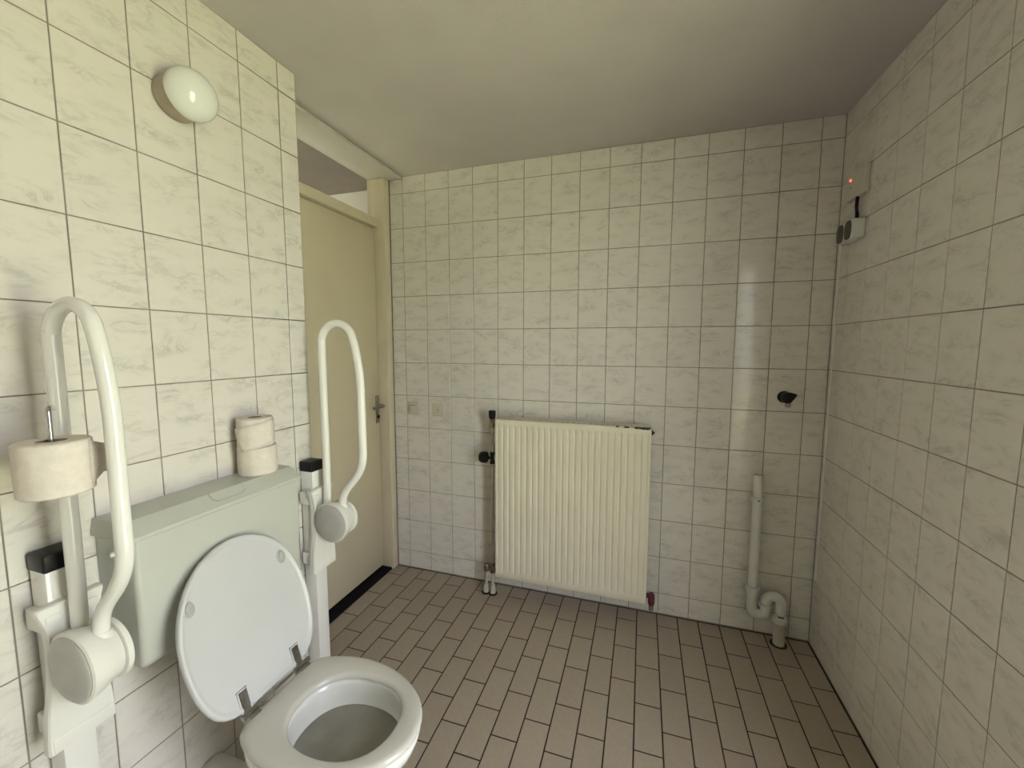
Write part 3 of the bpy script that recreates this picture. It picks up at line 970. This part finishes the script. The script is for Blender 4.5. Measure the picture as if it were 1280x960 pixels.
# chipped paint along the top edge
for x0_, x1_, dz in ((1.268, 1.282, 0.004), (1.306, 1.332, 0.006), (1.355, 1.384, 0.008), (1.380, 1.432, 0.010)):
    bm = B()
    n = 7
    up = [(x0_ + (x1_ - x0_) * i / n, RZt + 0.0008) for i in range(n + 1)]
    dn = [(x0_ + (x1_ - x0_) * i / n, RZt + 0.0002 - dz * (0.55 + 0.45 * random.random()) * (0.4 if i in (0, n) else 1)) for i in range(n + 1)][::-1]
    loft(bm, [[Vector((a, RYF - 0.0012, b)) for a, b in up + dn], [Vector((a, RYF + 0.016, b)) for a, b in up + dn]])
    build('paint_chip', bm, M['rust'], rad)
bm = B(); lathe(bm, (RX1 - 0.002, -0.085, RZt - 0.030), (1, 0, 0), [(0.013, 0), (0.013, 0.009), (0.006, 0.010), (0.005, 0.017)], 12)
build('bleed_plug', bm, M['rust'], rad)
for zz in (RZb + 0.12, RZt - 0.15):
    for xx in (RX0 + 0.13, RX1 - 0.13):
        bm = B(); box(bm, xx - 0.015, xx + 0.015, -0.032, -0.0005, zz, zz + 0.05, 0.003)
        build('wall_bracket', bm, M['rad'], rad)
# supply on the left: black head, brass body, riser, middle valve, floor pipes
VX, VY = 0.597, -0.090
bm = B()
lathe(bm, (VX, VY, 1.012), (0, 0, 1), [(0.010, 0), (0.015, 0.002), (0.0185, 0.012), (0.0195, 0.024), (0.0195, 0.046), (0.017, 0.050)], 16)
build('valve_knob', bm, M['black'], rad)
bm = B()
cyl(bm, (VX, VY, 0.962), (VX, VY, 1.013), 0.0125, 12, 0.002)
cyl(bm, (VX, VY, 0.993), (RX0 + 0.006, VY, 0.993), 0.011, 12)
lathe(bm, (VX, VY, 0.968), (0, 0, 1), [(0.0150, 0), (0.0150, 0.014)], 6)
build('valve_body', bm, M['brass'], rad)
bm = B(); cyl(bm, (VX + 0.001, VY, 0.165), (VX + 0.001, VY, 0.965), 0.0068, 14)
build('riser_pipe', bm, M['chrome'], rad)
bm = B()
lathe(bm, (VX, VY, 0.760), (0, 0, 1), [(0.013, 0), (0.015, 0.004), (0.011, 0.020), (0.010, 0.033), (0.011, 0.046), (0.015, 0.062), (0.013, 0.066)], 14)
cyl(bm, (VX, VY, 0.793), (VX - 0.034, VY, 0.793), 0.008, 12)
lathe(bm, (VX - 0.026, VY, 0.793), (-1, 0, 0), [(0.022, 0), (0.031, 0.006), (0.033, 0.020), (0.031, 0.040), (0.024, 0.048)], 18)
build('side_valve', bm, M['black'], rad)
bm = B()
cyl(bm, (VX, VY, 0.118), (VX, VY, 0.172), 0.015, 12, 0.003)
lathe(bm, (VX, VY, 0.126), (0, 0, 1), [(0.018, 0), (0.018, 0.016)], 6)
lathe(bm, (VX, VY, 0.156), (0, 0, 1), [(0.0175, 0), (0.0175, 0.012)], 6)
cyl(bm, (VX, VY, 0.150), (RX0 + 0.006, VY, 0.150), 0.011, 12)
build('lower_valve', bm, M['brass'], rad)
bm = B()
cyl(bm, (VX - 0.036, VY, 0.122), (VX - 0.036, VY, 0.166), 0.014, 12, 0.003)
lathe(bm, (VX - 0.036, VY, 0.128), (0, 0, 1), [(0.017, 0), (0.017, 0.018)], 6)
cyl(bm, (VX - 0.036, VY, 0.147), (VX, VY, 0.147), 0.010, 12)
build('return_valve', bm, M['brass'], rad)
for dx in (0.0, -0.036):
    bm = B(); cyl(bm, (VX + dx + (0.006 if dx == 0 else 0), VY - 0.012, 0.0), (VX + dx, VY, 0.125), 0.0085, 14)
    build('floor_pipe', bm, M['pvc_old'], rad)
    bm = B(); lathe(bm, (VX + dx + (0.006 if dx == 0 else 0), VY - 0.012, 0.0), (0, 0, 1), [(0.017, 0), (0.017, 0.016), (0.015, 0.040), (0.010, 0.052)], 16)
    build('pipe_sleeve', bm, M['pvc_old'], rad)
bm = B()
for dx in (0.006, -0.036): lathe(bm, (VX + dx, VY - 0.012, 0.0), (0, 0, 1), [(0.026, 0), (0.026, 0.003), (0.018, 0.006)], 20)
build('floor_collar', bm, M['black'], rad)
# dark red stop end on the lower right
bm = B()
cyl(bm, (RX1 - 0.010, -0.090, 0.146), (RX1 + 0.030, -0.090, 0.146), 0.013, 14, 0.002)
lathe(bm, (RX1 + 0.026, -0.090, 0.100), (0, 0, 1), [(0.013, 0), (0.0165, 0.006), (0.0165, 0.052), (0.012, 0.060)], 16)
build('stop_elbow', bm, M['red_cap'], rad)
bm = B(); cyl(bm, (RX1 + 0.026, -0.090, 0.072), (RX1 + 0.026, -0.090, 0.104), 0.0125, 14, 0.003)
build('stop_nut', bm, M['brass'], rad)

# ---------------------------------------------------------------- switch and socket on the back wall
def wall_plate(x0, z0, label, name, cat, dial):
    r = empty(name, (x0 + 0.037, -0.0005, z0), label, cat)
    bm = B(); box(bm, x0, x0 + 0.076, -0.0095, -0.0004, z0, z0 + 0.080, 0.004, 3)
    build('cover_plate', bm, M['cream_plastic'], r)
    bm = B()
    if dial:
        box(bm, x0 + 0.012, x0 + 0.064, -0.0125, -0.009, z0 + 0.014, z0 + 0.066, 0.003)
        build('rocker_frame', bm, M['cream_plastic'], r)
        bm = B(); lathe(bm, (x0 + 0.038, -0.0120, z0 + 0.040), (0, -1, 0), [(0.004, 0), (0.004, 0.002), (0.003, 0.003)], 12)
        build('screw', bm, M['dark_grey'], r)
    else:
        box(bm, x0 + 0.010, x0 + 0.052, -0.0145, -0.009, z0 + 0.012, z0 + 0.068, 0.004)
        build('hinged_flap', bm, M['cream_plastic'], r)
        bm = B(); box(bm, x0 + 0.014, x0 + 0.050, -0.0158, -0.0140, z0 + 0.060, z0 + 0.063)
        build('flap_groove', bm, M['dark_grey'], r, smooth=False)
    return r
wall_plate(0.014, 0.994, 'cream wall plate with a hinged flap, next to the door frame', 'wall_socket', 'socket', False)
wall_plate(0.182, 0.994, 'cream square wall plate with a small dark centre screw', 'wall_plate', 'wall plate', True)

# ---------------------------------------------------------------- black stop tap on the back wall
tap = empty('stop_tap', (2.022, 0.0, 1.18), 'black stop tap sticking out of the tiled wall above drain pipe', 'tap')
bm = B(); lathe(bm, (2.018, -0.0004, 1.184), (0, -1, 0), [(0.027, 0), (0.028, 0.004), (0.024, 0.012), (0.021, 0.030), (0.021, 0.052)], 24)
build('body', bm, M['black'], tap)
bm = B()
hd = [(a - 0.007, b) for a, b in [(1.998, 1.193), (2.010, 1.207), (2.034, 1.210), (2.056, 1.204), (2.058, 1.196), (2.046, 1.178), (2.036, 1.164), (2.018, 1.160), (2.004, 1.170)]]
loft(bm, [[Vector((a, -0.050, b)) for a, b in hd], [Vector((a, -0.066, b)) for a, b in hd], [Vector((2.025 + (a - 2.025) * 0.8, -0.070, 1.186 + (b - 1.186) * 0.8)) for a, b in hd]])
build('handle', bm, M['black'], tap, angle=30)
bm = B(); cyl(bm, (2.026, -0.036, 1.140), (2.026, -0.036, 1.170), 0.0115, 14, 0.002)
build('outlet', bm, M['steel_dull'], tap)

# ---------------------------------------------------------------- washing machine drain
PX, PY = 1.918, -0.062
dr = empty('drain_pipe', (2.043, PY, 0.0), 'white plastic drain pipe with an S shaped trap in the corner', 'drain pipe')
bm = B()
def hollow(bm, p0, p1, ro, ri, n=24):
    p0, p1 = Vector(p0), Vector(p1)
    h = (p1 - p0).length
    lathe(bm, p0, p1 - p0, [(ro, 0), (ro, h), (ri, h), (ri, h - 0.05)], n)
hollow(bm, (1.921, PY, 0.255), (1.919, PY, 0.820), 0.0205, 0.018)
build('standpipe', bm, M['pvc'], dr)
bm = B(); lathe(bm, (1.9195, PY, 0.690), (0, 0, 1), [(0.0215, 0), (0.0255, 0.001), (0.0255, 0.022), (0.0215, 0.023)], 24)
box(bm, 1.906, 1.932, PY + 0.018, -0.0005, 0.692, 0.712, 0.002)
box(bm, 1.890, 1.9005, PY - 0.009, PY + 0.009, 0.690, 0.713, 0.002); box(bm, 1.9385, 1.949, PY - 0.009, PY + 0.009, 0.690, 0.713, 0.002)
clip = build('pipe_clip', bm, M['pvc'], dr)
bm = B(); cyl(bm, (1.9195, PY - 0.0262, 0.701), (1.9195, PY - 0.020, 0.701), 0.004, 10); build('clip_screw', bm, M['dark_grey'], clip)
bm = B(); lathe(bm, (1.921, PY, 0.232), (0, 0, 1), [(0.0245, 0), (0.0245, 0.022), (0.030, 0.024), (0.030, 0.040), (0.0215, 0.042)], 24)
build('upper_collar', bm, M['pvc'], dr)
Ub = []
xc, zc, ru = 1.9505, 0.160, 0.0295
Ub.append((1.921, PY, 0.235))
for i in range(13):
    a = pi + pi * i / 12
    Ub.append((xc + ru * cos(a), PY, zc + ru * sin(a) * 0.85))
Ub.append((1.980, PY, 0.196))
bm = B(); tube(bm, Ub, 0.0225, 20); build('lower_bend', bm, M['pvc'], dr, angle=60)
bm = B(); lathe(bm, (1.980, PY, 0.176), (0, 0, 1), [(0.024, 0), (0.0285, 0.002), (0.0285, 0.018), (0.024, 0.020)], 24)
build('joint_collar', bm, M['pvc'], dr)
Ub = [(1.980, PY, 0.185)]
xc, ru = 2.0115, 0.0315
for i in range(13):
    a = pi - pi * i / 12
    Ub.append((xc + ru * cos(a), PY, 0.204 + ru * sin(a)))
Ub.append((2.043, PY, 0.13))
bm = B(); tube(bm, Ub, 0.0225, 20); build('upper_bend', bm, M['pvc'], dr, angle=60)
bm = B(); lathe(bm, (2.043, PY, 0.112), (0, 0, 1), [(0.0275, 0), (0.031, 0.002), (0.031, 0.020), (0.026, 0.026), (0.0245, 0.045)], 24)
lc = build('lower_collar', bm, M['pvc'], dr)
bm = B(); box(bm, 2.028, 2.052, PY - 0.0256, PY - 0.020, 0.146, 0.153, 0.001); build('size_mark', bm, M['dark_grey'], lc)
bm = B(); cyl(bm, (2.043, PY, 0.0), (2.043, PY, 0.115), 0.0245, 24); build('floor_spigot', bm, M['pvc_old'], dr)
bm = B(); lathe(bm, (2.043, PY, 0.0), (0, 0, 1), [(0.036, 0), (0.036, 0.002), (0.0255, 0.003)], 24); build('floor_seal', bm, M['floor_grout'], dr)

# ---------------------------------------------------------------- boxes in the corner
ub = empty('control_box', (XR, -0.19, 2.0), 'cream box with a red indicator light high in the corner', 'control box')
bm = B(); box(bm, 2.168, XR - 0.0004, -0.246, -0.094, 2.008, 2.116, 0.004)
build('housing', bm, M['box_plastic'], ub)
bm = B(); lathe(bm, (2.1685, -0.130, 2.089), (-1, 0, 0), [(0.0060, 0), (0.0060, 0.002), (0.003, 0.005)], 14); build('indicator_light', bm, M['led'], ub)
bm = B(); lathe(bm, (2.1685, -0.132, 2.060), (-1, 0, 0), [(0.004, 0), (0.004, 0.001), (0.002, 0.002)], 12); build('test_hole', bm, M['dark_grey'], ub)
bm = B(); tube(bm, catmull([(2.175, -0.180, 2.012), (2.168, -0.196, 1.965), (2.162, -0.219, 1.935), (2.162, -0.220, 1.908)], 6), 0.0062, 12)
build('cable', bm, M['black'], ub)

pb = empty('pull_switch', (XR, -0.175, 1.84), 'pull cord switch box with two dark oval inserts and a long white cord', 'pull switch')
bm = B(); box(bm, 2.142, XR - 0.0004, -0.242, -0.108, 1.838, 1.914, 0.008, 3)
build('housing', bm, M['pvc'], pb)
for ya in (-0.138, -0.206):
    bm = B()
    n = 24
    def ov(s, x, ya=ya):
        out = []
        for i in range(n):
            a = 2 * pi * i / n
            ca, sa = cos(a), sin(a); p_ = 3.0
            rr_ = (abs(ca) ** p_ + abs(sa) ** p_) ** (-1 / p_)
            out.append(Vector((x, ya + 0.027 * s * rr_ * ca, 1.876 + 0.036 * s * rr_ * sa)))
        return out
    loft(bm, [ov(1.0, 2.1425), ov(1.0, 2.1395), ov(0.9, 2.138)])
    build('insert', bm, M['dark_grey'], pb)
bm = B(); cyl(bm, (2.1525, -0.120, 0.41), (2.1525, -0.120, 1.842), 0.0032, 8)
cd = build('cord', bm, M['pvc'], pb)
bm = B(); lathe(bm, (2.1525, -0.120, 0.376), (0, 0, 1), [(0.006, 0), (0.0075, 0.003), (0.0065, 0.024), (0.004, 0.036)], 14)
build('cord_weight', bm, M['pvc'], cd)
